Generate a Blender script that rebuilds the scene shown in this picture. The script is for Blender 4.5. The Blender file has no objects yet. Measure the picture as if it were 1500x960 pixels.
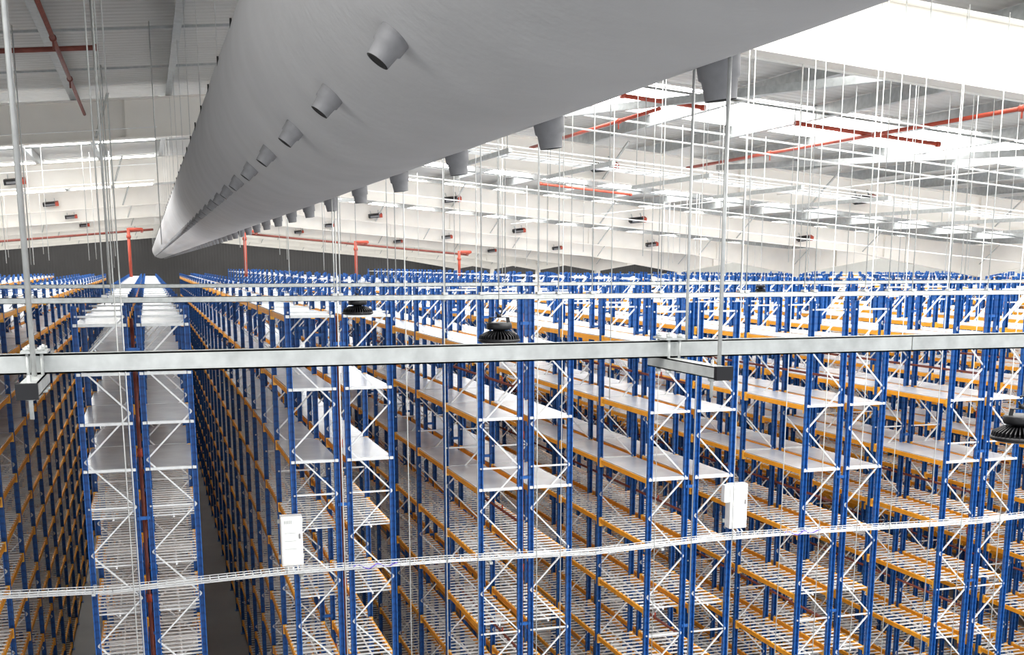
import bpy, math, random
from mathutils import Vector, Matrix
random.seed(4)
H=8.0   # camera / eye height above floor; all z below are relative to eye level
SC=bpy.context.scene
# ---------------------------------------------------------------- materials
def mat(name,col,rough=.5,metal=0.,noise=.0,nscale=20.,emis=None,bump=0.,coords='Object'):
    m=bpy.data.materials.new(name); m.use_nodes=True
    nt=m.node_tree; b=nt.nodes['Principled BSDF']
    b.inputs['Base Color'].default_value=(*col,1); b.inputs['Roughness'].default_value=rough
    b.inputs['Metallic'].default_value=metal
    if noise>0:
        tc=nt.nodes.new('ShaderNodeTexCoord'); n=nt.nodes.new('ShaderNodeTexNoise')
        n.inputs['Scale'].default_value=nscale; n.inputs['Detail'].default_value=4
        nt.links.new(tc.outputs[coords],n.inputs['Vector'])
        r=nt.nodes.new('ShaderNodeValToRGB')
        r.color_ramp.elements[0].position=.3; r.color_ramp.elements[1].position=.7
        r.color_ramp.elements[0].color=(*[c*(1-noise) for c in col],1)
        r.color_ramp.elements[1].color=(*[min(1,c*(1+noise)) for c in col],1)
        nt.links.new(n.outputs['Fac'],r.inputs['Fac']); nt.links.new(r.outputs['Color'],b.inputs['Base Color'])
    if emis:
        b.inputs['Emission Color'].default_value=(*emis[0],1); b.inputs['Emission Strength'].default_value=emis[1]
    return m
BLUE=mat('rack_blue_paint',(.010,.105,.38),.42,0,.12,6)
ORANGE=mat('rack_orange_paint',(.90,.39,.022),.45,0,.1,6)
YEL=mat('connector_yellow_paint',(.95,.50,.06),.45,0,.08,6)
GALV=mat('galvanised_steel',(.50,.52,.51),.42,.3,.14,25)
PURL=mat('purlin_galvanised',(.40,.42,.42),.5,.2,.14,12)
BRACE=mat('brace_galvanised',(.72,.74,.75),.45,.15,.08,15)
SHEET=mat('shelf_sheet_steel',(.78,.82,.86),.27,.35,.08,3)
RUNG=mat('deck_rung_steel',(.80,.82,.83),.4,.15,.08,9)
WHITE=mat('white_steel_paint',(.90,.87,.81),.5,0,.03,2)
WHITEP=mat('white_enamel',(.87,.87,.86),.4,0,.02,8)
RED=mat('sprinkler_red_paint',(.42,.06,.03),.45,0,.15,5)
RUST=mat('red_oxide_primer',(.20,.05,.035),.6,0,.2,10)
BLACK=mat('black_anodised',(.012,.012,.014),.4,.3,.1,20)
DARKG=mat('nozzle_grey_plastic',(.20,.20,.21),.6,0,.08,30)
HOLE=mat('dark_opening',(.01,.01,.01),.9,0,.1,10)
ROD=mat('zinc_rod',(.55,.56,.55),.4,.4,.1,30)
CABLE=mat('purple_cable',(.18,.12,.6),.5,0,.1,20)
FLOORM=mat('floor_concrete',(.20,.20,.20),.5,0,.2,.6)
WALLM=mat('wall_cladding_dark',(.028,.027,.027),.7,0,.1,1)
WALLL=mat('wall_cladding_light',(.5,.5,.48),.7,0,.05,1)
SKY=mat('rooflight_grp',(.9,.93,.95),.5,0,.02,1,emis=((1,.98,.945),7.2))
CEIL=mat('ceiling_liner',(.50,.50,.485),.55,0,.05,1)
def add_wave(m,scale,axis,strength,dist=.02,prof='SIN'):
    nt=m.node_tree;b=nt.nodes['Principled BSDF'];tc=nt.nodes.new('ShaderNodeTexCoord');w=nt.nodes.new('ShaderNodeTexWave')
    w.bands_direction=axis;w.inputs['Scale'].default_value=scale;w.wave_profile=prof
    bp=nt.nodes.new('ShaderNodeBump');bp.inputs['Strength'].default_value=strength;bp.inputs['Distance'].default_value=dist
    nt.links.new(tc.outputs['Object'],w.inputs['Vector']);nt.links.new(w.outputs['Fac'],bp.inputs['Height']);nt.links.new(bp.outputs['Normal'],b.inputs['Normal'])
add_wave(CEIL,1.6,'Y',.8)
add_wave(WALLM,1.2,'X',.8)
DUCT=mat('duct_fabric',(.45,.45,.46),.9,0,.06,2.2)
DSEAM=mat('duct_seam',(.36,.36,.37),.9,0,.06,20)
def fine_bump(m,sc,st,dist):
    nt=m.node_tree;b=nt.nodes['Principled BSDF'];tc=nt.nodes.new('ShaderNodeTexCoord');n=nt.nodes.new('ShaderNodeTexNoise')
    n.inputs['Scale'].default_value=sc;n.inputs['Detail'].default_value=6
    bp=nt.nodes.new('ShaderNodeBump');bp.inputs['Strength'].default_value=st;bp.inputs['Distance'].default_value=dist
    nt.links.new(tc.outputs['Object'],n.inputs['Vector']);nt.links.new(n.outputs['Fac'],bp.inputs['Height']);nt.links.new(bp.outputs['Normal'],b.inputs['Normal'])
fine_bump(DUCT,14,.3,.012)
def perforate(m):
    nt=m.node_tree;b=nt.nodes['Principled BSDF']
    src=b.inputs['Base Color'].links[0].from_socket
    tc=nt.nodes.new('ShaderNodeTexCoord');sp=nt.nodes.new('ShaderNodeSeparateXYZ');nt.links.new(tc.outputs['Object'],sp.inputs[0])
    a=nt.nodes.new('ShaderNodeMath');a.operation='MULTIPLY';a.inputs[1].default_value=1/.1;nt.links.new(sp.outputs['Z'],a.inputs[0])
    fr=nt.nodes.new('ShaderNodeMath');fr.operation='FRACT';nt.links.new(a.outputs[0],fr.inputs[0])
    g=nt.nodes.new('ShaderNodeMath');g.operation='GREATER_THAN';g.inputs[1].default_value=.72;nt.links.new(fr.outputs[0],g.inputs[0])
    k=nt.nodes.new('ShaderNodeMath');k.operation='MULTIPLY';k.inputs[1].default_value=.35;nt.links.new(g.outputs[0],k.inputs[0])
    mx=nt.nodes.new('ShaderNodeMixRGB');mx.inputs[2].default_value=(.004,.02,.09,1)
    nt.links.new(k.outputs[0],mx.inputs[0]);nt.links.new(src,mx.inputs[1]);nt.links.new(mx.outputs[0],b.inputs['Base Color'])
perforate(BLUE)
# ---------------------------------------------------------------- mesh builder
class MB:
    def __init__(s): s.v=[];s.f=[];s.m=[];s.sm=[]
    def box(s,x0,x1,y0,y1,z0,z1,mt):
        n=len(s.v)
        s.v+=[(x0,y0,z0),(x1,y0,z0),(x1,y1,z0),(x0,y1,z0),(x0,y0,z1),(x1,y0,z1),(x1,y1,z1),(x0,y1,z1)]
        for q in((0,3,2,1),(4,5,6,7),(0,1,5,4),(1,2,6,5),(2,3,7,6),(3,0,4,7)):
            s.f.append(tuple(n+i for i in q));s.m.append(mt);s.sm.append(False)
    def prism(s,p,q,prof,mt,up=(0,0,1),smooth=False,caps=True):
        p=Vector(p);q=Vector(q);d=(q-p).normalized();u=Vector(up)
        if abs(d.dot(u))>.98:u=Vector((0,1,0))
        r=d.cross(u).normalized();u=r.cross(d).normalized()
        n=len(s.v);k=len(prof)
        for c in(p,q):
            for a,b in prof: s.v.append(tuple(c+r*a+u*b))
        for i in range(k):
            j=(i+1)%k
            s.f.append((n+i,n+j,n+k+j,n+k+i));s.m.append(mt);s.sm.append(smooth)
        if caps:
            s.f.append(tuple(n+i for i in reversed(range(k))));s.m.append(mt);s.sm.append(False)
            s.f.append(tuple(n+k+i for i in range(k)));s.m.append(mt);s.sm.append(False)
    def bar(s,p,q,w,h,mt,up=(0,0,1)):
        s.prism(p,q,[(-w/2,-h/2),(w/2,-h/2),(w/2,h/2),(-w/2,h/2)],mt,up)
    def cyl(s,p,q,r,mt,n=8,smooth=True,caps=True):
        s.prism(p,q,[(r*math.cos(2*math.pi*i/n),r*math.sin(2*math.pi*i/n)) for i in range(n)],mt,smooth=smooth,caps=caps)
    def rings(s,pr,mt,n=16,caps=True,smooth=True):
        p=Vector(pr[0][0]);q=Vector(pr[-1][0]);d=(q-p).normalized();u=Vector((0,0,1))
        if abs(d.dot(u))>.98:u=Vector((0,1,0))
        r=d.cross(u).normalized();u=r.cross(d).normalized()
        b0=len(s.v)
        for c,rad in pr:
            c=Vector(c)
            for i in range(n):
                a=2*math.pi*i/n
                s.v.append(tuple(c+r*(rad*math.cos(a))+u*(rad*math.sin(a))))
        for k in range(len(pr)-1):
            for i in range(n):
                j=(i+1)%n
                s.f.append((b0+k*n+i,b0+k*n+j,b0+(k+1)*n+j,b0+(k+1)*n+i));s.m.append(mt);s.sm.append(smooth)
        if caps:
            s.f.append(tuple(b0+i for i in reversed(range(n))));s.m.append(mt);s.sm.append(False)
            e=b0+(len(pr)-1)*n
            s.f.append(tuple(e+i for i in range(n)));s.m.append(mt);s.sm.append(False)
    def quad(s,a,b,c,d,mt):
        n=len(s.v);s.v+=[a,b,c,d];s.f.append((n,n+1,n+2,n+3));s.m.append(mt);s.sm.append(False)
    def cprof(s,x,y,z0,z1,w,d,t,mt,face=1):
        pr=[(-w/2,-d/2),(w/2,-d/2),(w/2,d/2),(w/2-t*1.6,d/2),(w/2-t*1.6,-d/2+t),(-w/2+t*1.6,-d/2+t),(-w/2+t*1.6,d/2),(-w/2,d/2)]
        n=len(s.v)
        for z in(z0,z1):
            for a,b in pr:s.v.append((x+a,y+b*face,z))
        k=8
        for i in range(k):
            j=(i+1)%k;s.f.append((n+i,n+j,n+k+j,n+k+i));s.m.append(mt);s.sm.append(False)
        s.f.append(tuple(n+k+i for i in range(k)));s.m.append(mt);s.sm.append(False)
    def tile(s,step,count):
        v0=list(s.v);f0=list(s.f);m0=list(s.m);sm0=list(s.sm);N=len(v0)
        for k in range(1,count):
            o=step*k;s.v+=[(a,b+o,c) for a,b,c in v0]
            s.f+=[tuple(i+N*k for i in q) for q in f0]
            s.m+=m0;s.sm+=sm0
    def mesh(s,name):
        me=bpy.data.meshes.new(name);me.from_pydata(s.v,[],s.f)
        used=[]
        for x in s.m:
            if x not in used:used.append(x)
        mp={x:i for i,x in enumerate(used)}
        for x in used:me.materials.append(x)
        me.polygons.foreach_set('material_index',[mp[x] for x in s.m])
        me.polygons.foreach_set('use_smooth',s.sm)
        me.update();return me
    def obj(s,name,loc=(0,0,H),parent=None):
        o=bpy.data.objects.new(name,s.mesh(name));o.location=loc
        SC.collection.objects.link(o)
        if parent:o.parent=parent
        return o
def inst(me,name,loc,rot=0):
    o=bpy.data.objects.new(name,me);o.location=loc;o.rotation_euler[2]=rot;SC.collection.objects.link(o);return o
# ---------------------------------------------------------------- racks
Y0=14.0;BAY=1.8;NB=26;FL=-H
HW=.645
def rack_mesh(name,levels,top,solid):
    m=MB();xs=(-HW+.03,-.075,.075,HW-.03)
    def frame(y,top):
        for i,x in enumerate(xs):
            m.cprof(x,y,FL+.01,top,.066,.06,.006,BLUE,-1)
            m.box(x-.06,x+.06,y-.06,y+.06,FL+.002,FL+.012,BLUE)
        for a,b in((xs[0],xs[1]),(xs[2],xs[3])):
            z=top-.12;m.bar((a,y,z),(b,y,z),.022,.022,BRACE);k=0
            while z>FL+.7:
                z2=z-.56
                m.bar((a if k%2 else b,y,z),(b if k%2 else a,y,z2),.018,.02,BRACE,(0,1,0))
                z=z2;k+=1
                if k%4==0:m.bar((a,y,z),(b,y,z),.02,.02,BRACE)
    frame(0,top)
    for z in levels:
        sol=z>=solid
        for a,b in((xs[0],xs[1]),(xs[2],xs[3])):
            for x in(a,b):
                m.box(x-.018,x+.018,.04,BAY-.04,z-.064,z,ORANGE)
                for yy in(.036,BAY-.076):
                    m.box(x-.026,x+.026,yy,yy+.04,z-.11,z+.02,YEL)
            if sol:
                m.box(a-.01,b+.01,.02,BAY-.02,z+.001,z+.016,SHEET)
            else:
                n=12
                for i in range(n):
                    y=.08+(BAY-.16)*i/(n-1)
                    m.box(a,b,y-.017,y+.017,z+.001,z+.014,RUNG)
                m.box((a+b)/2-.01,(a+b)/2+.01,.03,BAY-.03,z-.02,z,RUNG)
    m.tile(BAY,NB)
    frame(BAY*NB,top)
    for z in levels:
        if z>=solid:
            for a,b in((xs[0],xs[1]),(xs[2],xs[3])):
                m.box(a-.02,b+.02,-.03,.02,z-.015,z+.018,BRACE)
    for k in range(NB+1):
        for z in(top-.5,top-2.5,top-4.5,top-6.5):
            m.bar((xs[1],k*BAY,z),(xs[2],k*BAY,z),.03,.04,BLUE)
    return m.mesh(name)
LA=[-.69,-1.25,-1.83,-2.38,-2.97,-3.56,-4.15,-4.74,-5.35,-5.95,-6.6,-7.3,-7.85]
LB=[-.62,-1.50,-2.39,-3.26,-4.14,-5.03,-5.93,-6.83,-7.7]
LC=[-1.05,-1.96,-2.88,-3.79,-4.73,-5.65,-6.57,-7.5]
RA=rack_mesh('rack_a',LA,-.47,-2.4)
RB=rack_mesh('rack_b',LB,-.45,-2.4)
RC=rack_mesh('rack_c',LC,-.24,-2.9)
RD=rack_mesh('rack_d',LC,-.50,-2.9)
RE=rack_mesh('rack_e',LC,-.42,-1.2)
pipe=MB()
pipe.cyl((0,0,FL+.02),(0,0,-.62),.022,RUST,8)
for z in(-1.6,-3.4,-5.2):
    pipe.cyl((0,0,z),(0,BAY*NB,z),.018,RUST,6)
    for k in range(12): pipe.cyl((0,.9+k*BAY*2,z),(0,.9+k*BAY*2,z+.08),.012,RED,5)
for z in(-2.2,-4,-5.8):
    pipe.cyl((0,0,z-.05),(0,0,z+.05),.032,RED,8)
pm=pipe.mesh('sprinkler')
for k in range(-5,21):
    x=-.21+2.39*k
    if k in(-1,0,-3):me=RA
    elif k in(1,-2,-4,-5):me=RB
    elif k in(2,5):me=RC
    else:me=RD
    if k>5:me=(RE,RB,RD,RE)[k%4]
    inst(me,'pallet_rack',(x,Y0,H))
    inst(pm,'sprinkler_pipe',(x,Y0+.14,H))
# ---------------------------------------------------------------- building shell
XL,XR,XV,XRG=-14.,53.,27.3,1.2
SL=.088;RDP=.66
def zb(x):
    if x<XRG:return 2.25-SL*(XRG-x)
    if x<XV:return 2.25-SL*(x-XRG)
    return 2.25-SL*(XV-XRG)+SL*(x-XV)
YN,YF=-4.,112.
f=MB();f.box(XL,XR,YN,YF,-.1,0,FLOORM);f.obj('floor',(0,0,0))
c=MB()
pts=[XL,XRG,XV,XR]
CZ=RDP+.23
for a,b in zip(pts,pts[1:]):
    za,zb2=zb(a)+CZ,zb(b)+CZ
    c.quad((a,YN,za),(a,YF,za),(b,YF,zb2),(b,YN,zb2),CEIL)
    c.quad((a,YN,za+.12),(b,YN,zb2+.12),(b,YF,zb2+.12),(a,YF,za+.12),CEIL)
c.obj('ceiling')
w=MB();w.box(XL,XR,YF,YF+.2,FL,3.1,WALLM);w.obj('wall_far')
w=MB();w.box(XL-.2,XL,YN,YF,FL,2.0,WALLL);w.obj('wall_left')
w=MB();w.box(XR,XR+.2,YN,YF,FL,3.4,WALLL);w.obj('wall_right')
RY=[-2.1,9.75,21.6,33.4,45.3,57.1,69.,80.8,92.6,104.4]
s=MB()
def strip(x0,x1,y0,y1):
    za,zc=zb(x0)+CZ-.02,zb(x1)+CZ-.02
    s.quad((x0,y0,za),(x0,y1,za),(x1,y1,zc),(x1,y0,zc),SKY)
    s.bar((x0,y0,za),(x1,y0,zc),.04,.03,WHITEP);s.bar((x0,y1,za),(x1,y1,zc),.04,.03,WHITEP)
strip(3.2,26,-1.2,3.4);strip(3.2,26,4.4,9.2);strip(-13,0,-1,3)
strip(2.8,26.3,11.0,12.5);strip(2.8,26.3,16.0,18.6);strip(28.5,52,16.0,18.6)
for i,y in enumerate(RY[2:]):
    for o in(1.6,4.9,8.1):
        if y+o+1.7<YF:
            strip(2.8,26.3,y+o,y+o+1.5);strip(28.5,52,y+o,y+o+1.5);strip(-13.5,.4,y+o,y+o+1.5)
s.obj('skylight')
p=MB();x=-13.4
while x<52.5:
    z=zb(x)+RDP
    p.box(x-.03,x+.03,YN,YF,z+.02,z+.20,PURL)
    p.box(x-.07,x+.03,YN,YF,z,z+.015,PURL)
    x+=1.55
for y in(12.7,15.6,18.6,25,29.5,37,41):
    p.bar((XL+.2,y,zb(XL)+.7),(XRG,y,zb(XRG)+.7),.03,.03,PURL)
    p.bar((XRG,y,zb(XRG)+.7),(XV,y,zb(XV)+.7),.03,.03,PURL)
for y,xx in((9.75,(5.,11.)),(33.4,(6.,))):
    for x0 in xx:
        p.bar((x0+4,y+.2,zb(x0+4)+.5),(x0,y+11.6,zb(x0)+.5),.10,.10,PURL)
p.obj('roof_purlins')
def rafter():
    m=MB();t=.02
    xs=[XL+.1,-6,XRG,10,XV-5,XV-.15,XV+.15,XV+5,40,XR-.1]
    def bot(x):
        d=0
        if abs(x-XV)<5: d=.38*(1-abs(x-XV)/5)
        return zb(x)-d
    for a,b in zip(xs,xs[1:]):
        z0,z1,z2,z3=bot(a),bot(b),zb(b)+RDP-.02,zb(a)+RDP-.02
        n=len(m.v)
        for y in(-t,t):
            m.v+=[(a,y,z0),(b,y,z1),(b,y,z2),(a,y,z3)]
        for q in((0,1,2,3),(7,6,5,4)):
            m.f.append(tuple(n+i for i in q));m.m.append(WHITE);m.sm.append(False)
        m.bar((a,0,z0),(b,0,z1),.24,.025,WHITE)
        m.bar((a,0,z3),(b,0,z2),.24,.025,WHITE)
    x=-12.
    while x<52:
        m.box(x-.008,x+.008,-.1,.1,bot(x),zb(x)+RDP-.02,WHITE)
        x+=5.9
    x=-10.
    while x<50:
        for sg in(-1,1):
            m.bar((x,sg*.1,zb(x)+.03),(x+.25,sg*.75,zb(x)+RDP+.02),.045,.02,GALV)
        x+=4.65
    return m.mesh('rafter')
rm=rafter()
for y in RY:inst(rm,'roof_rafter',(0,y,H))
cm=MB();zt=zb(XV)-.3
cm.box(-.15,.15,-.15,-.13,0,H+zt,WHITE);cm.box(-.15,.15,.13,.15,0,H+zt,WHITE);cm.box(-.012,.012,-.13,.13,0,H+zt,WHITE)
cm.box(-.22,.22,-.22,.22,0,.03,WHITE)
cme=cm.mesh('column')
for y in RY:inst(cme,'steel_column',(XV,y,0))
# ---------------------------------------------------------------- air duct
C=Vector((1.222,0,1.178));R=.698
d=MB();N=72;ys=[-2.4+i*.6 for i in range(182)]
for k,y in enumerate(ys):
    rr=R*(1+.002*math.sin(k*1.7))
    for i in range(N):
        a=2*math.pi*i/N
        r3=rr*(1+.003*math.sin(5*a+k*.35))
        d.v.append((C.x+r3*math.cos(a),y,C.z+r3*math.sin(a)))
for k in range(len(ys)-1):
    for i in range(N):
        j=(i+1)%N
        d.f.append((k*N+i,(k+1)*N+i,(k+1)*N+j,k*N+j));d.m.append(DUCT);d.sm.append(True)
e=(len(ys)-1)*N
d.f.append(tuple(e+i for i in reversed(range(N))));d.m.append(DUCT);d.sm.append(False)
for a in(-62,):
    ar=math.radians(a)
    d.bar((C.x+R*1.001*math.cos(ar),-2.4,C.z+R*1.001*math.sin(ar)),(C.x+R*1.001*math.cos(ar),106,C.z+R*1.001*math.sin(ar)),.006,.010,DSEAM,(math.cos(ar),0,math.sin(ar)))
duct=d.obj('air_duct')
nz=MB()
def nozzle(ang,y,S,L):
    a=math.radians(ang);n=Vector((math.sin(a),0,-math.cos(a)));
    P=Vector((C.x,y,C.z))+n*(R*.985)
    k=.35 if ang>0 else .85
    ax=Vector((math.sin(a*k),0,-math.cos(a*k)))
    nz.rings([(P,.072*S),(P+ax*.02*L,.070*S),(P+ax*.060*L,.067*S),(P+ax*.066*L,.058*S),(P+ax*.122*L,.051*S)],DARKG,24,False)
    nz.rings([(P+ax*.122*L,.051*S),(P+ax*.123*L,.034*S),(P+ax*.105*L,.032*S)],HOLE,20,True)
i=0
while 1.5+1.35*i<104:
    nozzle(20,1.5+1.35*i,.82,.90);i+=1
i=0
while 2.33+1.23*i<104:
    nozzle(-43,2.33+1.23*i,.74,.82);i+=1
o=nz.obj('nozzles',(0,0,0));o.parent=duct
sp=MB()
i=0
while .7+1.3*i<104:
    y=.7+1.3*i
    for a in(166,28):
        ar=math.radians(a);P=Vector((C.x+R*1.0*math.cos(ar),y,C.z+R*1.0*math.sin(ar)))
        sp.box(P.x-.004,P.x+.008,y-.012,y+.012,P.z-.05,P.z+.05,HOLE)
        if i%2==0: sp.cyl(P,(P.x,y,zb(P.x)+RDP),.003,ROD,5)
    i+=1
o=sp.obj('suspension_clips',(0,0,0));o.parent=duct
# ---------------------------------------------------------------- strut channels
def strut(name,xa,xb,y,z,w=.041):
    m=MB();t=.004
    m.box(xa,xb,-w/2,w/2,-w*.6,-w*.6+t,GALV)
    m.box(xa,xb,-w/2,-w/2+t,-w*.6,w*.6,GALV);m.box(xa,xb,w/2-t,w/2,-w*.6,w*.6,GALV)
    m.box(xa,xb,-w/2,-w/2+w*.3,w*.6-t,w*.6,GALV);m.box(xa,xb,w/2-w*.3,w/2,w*.6-t,w*.6,GALV)
    return m.obj(name,(0,y,H+z)),m
Z1=-.237
strut('strut_channel',-1.2,2.21,3.0,Z1,.040);strut('strut_channel',2.214,6.,3.0,Z1,.040)
strut('strut_channel',-3.,17.,9.5,-.275,.038)
strut('strut_channel',-4.,22.,12.4,-.22,.034)
rods=MB()
def rod(x,y,z0,z1=None,r=.0055,mt=ROD):
    if z1 is None:
        z1=zb(x)+RDP
        if abs(x-C.x)<R: z1=C.z-math.sqrt(R*R-(x-C.x)**2)+.01   # clamps to the underside strap of the duct
    rods.cyl((x,y,z0),(x,y,z1),r,mt,6)
for x,y in((1.43,2.73),(-.27,2.93)):
    rod(x,y,Z1-.06,r=.0062)
rod(1.464,3.0,Z1-.04,r=.0045);rod(-.62,3.0,Z1-.04);rod(3.4,3.,Z1-.04);rod(-.43,3.3,Z1-.04,r=.004)
sx=[.153,.158,.251,.2847,.3387,.358,.391,.544,.55,.614,.625,.683,.71,.738,.782,.83,-.0346,-.029,-.09,.46,.88]
for q in sx:
    rod(q*9.5,9.5,-.31,r=.0055)
    rods.box(q*9.5-.02,q*9.5+.02,9.47,9.53,-.255,-.235,ROD)
for q in(-.12,-.03,.2,.207,.30,.307,.37,.45,.457,.52,.6,.607,.66,.72,.727,.8,.87):
    rod(q*12.4,12.4,-.25,r=.005)
for q,y,zz in((-.027,8.7,-5.5),(-.022,8.7,-5.5),(.338,9.6,-6),(.362,11,-6),(.25,9.6,-5),(.545,10,-5.5),(.60,10,-6),(.69,9.2,-6),(.73,11,-6),(.78,9.6,-5),(.28,12,-6),(.46,12,-6),(.87,9,-5),(.41,9.6,-1.2),(.155,9.6,-5),(.50,11,-5.5),(.645,9.6,-6),(.82,10.5,-6),(.215,10,-5.5)):
    rod(q*y,y,zz,r=.0048)
random.seed(9)
for y in(15.,18,24,28,31,37):
    for i in range(10):
        rod(random.uniform(-.13,.9)*y,y,random.uniform(-.2,.3),r=.006)
rods.obj('hanging_rods')
def bracket(x,ya,yb,z):
    m=MB();w=.041
    m.box(-w/2,-w/2+.003,ya,yb,-.016,.016,GALV);m.box(w/2-.003,w/2,ya,yb,-.016,.016,GALV);m.box(-w/2,w/2,ya,yb,.013,.016,GALV);m.box(-w/2,w/2,ya,yb,-.016,-.013,GALV)
    m.box(-w/2-.003,w/2+.003,ya-.012,ya+.004,-.018,.018,BLACK)
    for sx in(-.016,.016):
        for yy in(3.035,2.965):
            m.cyl((sx,yy,-.02),(sx,yy,.085),.004,GALV,6)
            for zz in(.074,-.026):m.cyl((sx,yy,zz),(sx,yy,zz+.008),.009,GALV,6)
    m.box(-.03,.03,2.955,3.045,.068,.074,GALV)
    m.cyl((0,ya+.06,-.026),(0,ya+.06,-.018),.011,GALV,6);m.cyl((0,ya+.06,-.07),(0,ya+.06,.03),.005,GALV,6)
    m.obj('channel_bracket',(x,0,H+z))
bracket(1.41,2.67,3.1,Z1-.041);bracket(-.27,2.74,3.1,Z1-.041)
h=MB()
X=3.4
while X<14:
    z=zb(X)-.98
    h.bar((X,10.9,z),(X,12.9,z),.04,.04,GALV)
    for yy in(11.,12.8):
        h.cyl((X,yy,z-.04),(X,yy,zb(X)+RDP),.005,ROD,6)
    X+=1.07
h.obj('trapeze_hangers')
t=MB()
def wire_tray(m,p,q,w,hh,step,r):
    p=Vector(p);q=Vector(q);L=(q-p).length;dd=(q-p)/L
    for yy,zz in((-w/2,hh),(-w/2,hh/2),(-w/2,0),(-w/6,0),(w/6,0),(w/2,0),(w/2,hh/2),(w/2,hh)):
        o=Vector((0,yy,zz));m.bar(p+o,q+o,r*2,r*2,RUNG)
    k=0
    while k*step<L:
        c=p+dd*(k*step)
        m.bar(c+Vector((0,-w/2,0)),c+Vector((0,w/2,0)),r*2,r*2,RUNG)
        m.bar(c+Vector((0,-w/2,0)),c+Vector((0,-w/2,hh)),r*2,r*2,RUNG)
        m.bar(c+Vector((0,w/2,0)),c+Vector((0,w/2,hh)),r*2,r*2,RUNG);k+=1
wire_tray(t,(2.2,11.7,zb(2.2)-.95),(24,11.7,zb(24)-.95),.25,.05,.2,.004)
t.obj('cable_tray')
t=MB()
for k in range(9):
    xa=-2.6+k*2.;xb=xa+2.
    sg=lambda x:-3.70-.04*math.sin((x+2)*1.1)
    wire_tray(t,(xa,13.62,sg(xa)),(xb,13.62,sg(xb)),.12,.055,.1,.0035)
for x0 in(2.2,8.2):
    pv=None
    for i in range(12):
        q=Vector((x0+i*.05,13.56+.03*math.sin(i),-3.66+.03*math.sin(i*1.3)))
        if pv:t.cyl(pv,q,.008,CABLE,5)
        pv=q
for i in range(3):
    t.cyl((-2.6,13.6+i*.02,-3.695),(15.4,13.6+i*.02,-3.69),.006,WHITEP,5)
for k in range(-1,7):
    xx=-.21+2.39*k-.6
    t.box(xx-.02,xx+.02,13.55,13.96,-3.76,-3.73,GALV)
t.obj('cable_tray')
cd=MB()
for y,dz,r in((10.4,.1,.014),(13.4,.3,.012),(16.5,.15,.014),(19,.1,.014),(24,-.1,.016),(29,-.1,.016)):
    cd.cyl((2.3,y,zb(2.3)+dz),(XV,y,zb(XV)+dz),r,WHITEP,6)
    if y>18:cd.cyl((-13,y+2,zb(-13)+dz),(.3,y+2,zb(.3)+dz),r*.7,WHITEP,6)
for x in(5.2,12.5):
    cd.cyl((x,8,zb(x)+.15),(x,40,zb(x)+.15),.012,WHITEP,6)
cd.obj('electrical_conduit')
rp=MB()
def rpx(x0,x1,y,dz,r=.030,m=RED):
    rp.cyl((x0,y,zb(x0)+dz),(x1,y,zb(x1)+dz),r,m,10)
    for x in(x0,x1):rp.cyl((x,y,zb(x)+dz),(x+.06*(1 if x==x0 else -1),y,zb(x)+dz),r*1.35,m,10)
rpx(9.1,11.6,15.3,.45);rpx(6.4,7.7,15.4,.5);rpx(-2.6,-.4,15.2,.42,.03,RUST);rpx(9.5,12.,28,.45)
for x,ya,yb,mm in((10.25,10.5,21.2,RED),(-.85,9.9,21.3,RUST),(7.,15.4,21.2,RED),(4.4,22,33,RUST)):
    z=zb(x)+.40
    rp.cyl((x,ya,z),(x,yb,z),.027,mm,10)
    for k in range(int((yb-ya)/3)):
        rp.cyl((x,ya+1.5+k*3,z),(x,ya+1.5+k*3,z-.12),.012,mm,6);rp.cyl((x,ya+1.5+k*3-.04,z),(x,ya+1.5+k*3+.04,z),.04,mm,10)
rp.obj('roof_sprinkler_pipe')
rs=MB()
YP=44.
zz=lambda x:zb(x)-.95
rs.cyl((-13.5,YP,zz(-13.5)),(.3,YP,zz(.3)),.04,RUST,8);rs.cyl((2.2,YP,zz(2.2)),(12,YP,zz(12)),.04,RUST,8)
for x in(-5.3,-.55,3.45,7.5,11.5):
    rs.cyl((x,YP-.5,-.45),(x,YP-.5,zz(x)+.1),.055,RED,8)
    rs.cyl((x,YP-.5,zz(x)+.06),(x+.45,YP-.5,zz(x)+.06),.055,RED,8)
    rs.cyl((x+.45,YP-.5,zz(x)+.06),(x+.45,YP,zz(x)+.0),.055,RED,8)
    rs.cyl((x,YP-.5,zz(x)-.25),(x,YP-.5,zz(x)-.15),.08,RED,8)
rs.obj('sprinkler_riser')
# ---------------------------------------------------------------- floodlights on rafters
fl=MB()
fl.box(-.26,.26,-.10,.06,-.07,.05,BLACK)
fl.box(-.20,.20,-.112,-.10,-.04,.02,DARKG)
fl.box(.16,.27,-.115,.065,-.075,.06,RED)
for x in(-.15,.15):fl.bar((x,0,0),(x,.14,.14),.025,.025,GALV)
for i in range(8):fl.box(-.2+i*.045,-.19+i*.045,-.08,.05,.05,.07,BLACK)
fm=fl.mesh('flood')
for y in RY[2:7]:
    for k in range(-2,4):
        x=2.7+5.85*k
        if k==0:continue
        o=inst(fm,'floodlight',(x,y-.26,H+zb(x)+.25));o.rotation_euler=(math.radians(20),math.radians(-6),0)
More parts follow.
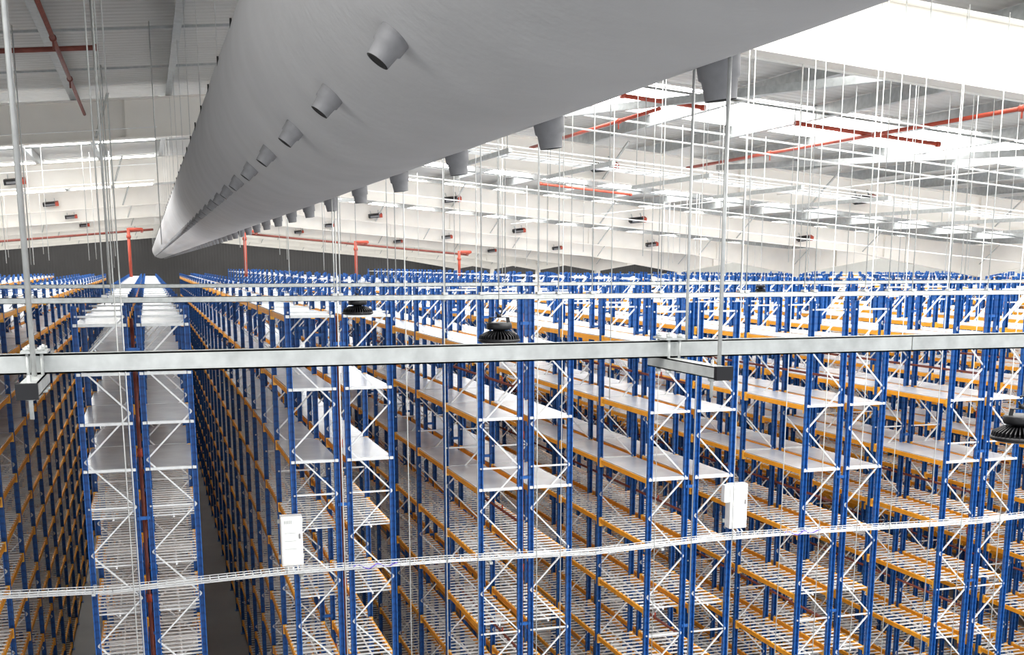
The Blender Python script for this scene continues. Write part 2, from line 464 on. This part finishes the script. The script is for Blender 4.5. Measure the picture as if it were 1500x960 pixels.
# ---------------------------------------------------------------- high-bay lamps
def lamp_mesh():
    m=MB();n=36
    m.rings([((0,0,-.005),.165),((0,0,0),.178),((0,0,.018),.178),((0,0,.024),.165),((0,0,.03),.06)],BLACK,36)
    for i in range(n):
        a=2*math.pi*i/n;ca,sa=math.cos(a),math.sin(a);t=.0035
        pr=[(.05,.022),(.172,.022),(.165,.05),(.10,.085),(.05,.09)]
        b=len(m.v)
        for sgn in(-1,1):
            for r,z in pr:m.v.append((r*ca-sgn*t*sa,r*sa+sgn*t*ca,z))
        k=5
        m.f.append(tuple(b+j for j in range(k)));m.m.append(BLACK);m.sm.append(False)
        m.f.append(tuple(b+k+j for j in reversed(range(k))));m.m.append(BLACK);m.sm.append(False)
        for j in range(k):
            jj=(j+1)%k;m.f.append((b+j,b+k+j,b+k+jj,b+jj));m.m.append(BLACK);m.sm.append(False)
    m.rings([((0,0,.03),.05),((0,0,.1),.05)],BLACK,20)
    m.rings([((0,0,.1),.10),((0,0,.115),.108),((0,0,.15),.108),((0,0,.16),.095)],BLACK,24)
    for sx in(-1,1):m.bar((sx*.09,0,.1),(sx*.075,0,.2),.03,.006,BLACK,(0,1,0))
    m.bar((-.078,0,.2),(.078,0,.2),.03,.006,BLACK)
    m.cyl((0,0,.2),(0,0,.225),.02,BLACK,10)
    pv=None
    for i in range(15):
        a=math.radians(-80+i*300/14);q=Vector((.026*math.sin(a),0,.252+.03*-math.cos(a)))
        if pv:m.cyl(pv,q,.007,BLACK,6)
        pv=q
    m.rings([((0,0,-.012),.15),((0,0,-.005),.155)],DARKG,30)
    return m
lm=lamp_mesh().mesh('lamp')
for x,y,z in((2.80,9.3,-.64),(2.28,13.2,-.56),(5.36,6.05,-1.12),(13.,23,-.62),(8.4,30,-.62)):
    o=inst(lm,'high_bay_lamp',(x,y,H+z))
    cc=MB();cc.cyl((0,0,.275),(0,0,zb(x)+RDP-z),.004,ROD,6)
    q=cc.obj('cord',(0,0,0));q.parent=o
# ---------------------------------------------------------------- electrical cabinets on rack ends
def cabinet(x,z):
    m=MB()
    m.box(-.13,.13,-.07,.07,-.31,.31,WHITEP)
    m.box(-.118,.118,-.078,-.07,-.16,.295,WHITEP)
    m.box(-.118,.118,-.078,-.07,-.295,-.175,WHITEP)
    m.box(.085,.1,-.09,-.078,.03,.09,DARKG)
    for i in range(5):m.box(-.09+i*.02,-.08+i*.02,-.081,-.078,.22,.26,GALV)
    for zz in(-.1,.0,.1):m.box(-.09,.05,-.08,-.078,zz,zz+.006,GALV)
    if x>5:m.box(-.21,-.13,-.05,.05,.06,.30,WHITEP)
    m.box(-.16,.16,.07,.09,-.25,-.2,GALV);m.box(-.16,.16,.07,.09,.2,.25,GALV)
    for xx in(-.06,.0,.06):m.cyl((xx,0,-.31),(xx,-.1,-.36),.01,WHITEP,6)
    m.obj('electrical_cabinet',(x,Y0-.14,H+z))
cabinet(1.50,-3.33);cabinet(7.60,-3.28)
# ---------------------------------------------------------------- light
wd=bpy.data.worlds.new('World');SC.world=wd;wd.use_nodes=True
wd.node_tree.nodes['Background'].inputs[0].default_value=(.93,.96,1,1);wd.node_tree.nodes['Background'].inputs[1].default_value=1.05
# ---------------------------------------------------------------- camera
cam=bpy.data.cameras.new('camera');co=bpy.data.objects.new('camera',cam);SC.collection.objects.link(co)
F=1674.
cam.sensor_width=36;cam.lens=36*F/1500;cam.shift_y=243/1500;cam.clip_end=300;cam.clip_start=.05
co.location=(0,0,H);co.rotation_euler=(math.radians(90-11.35),0,math.radians(-17.4))
SC.camera=co
SC.view_settings.view_transform='Standard';SC.view_settings.look='None';SC.view_settings.exposure=0.22
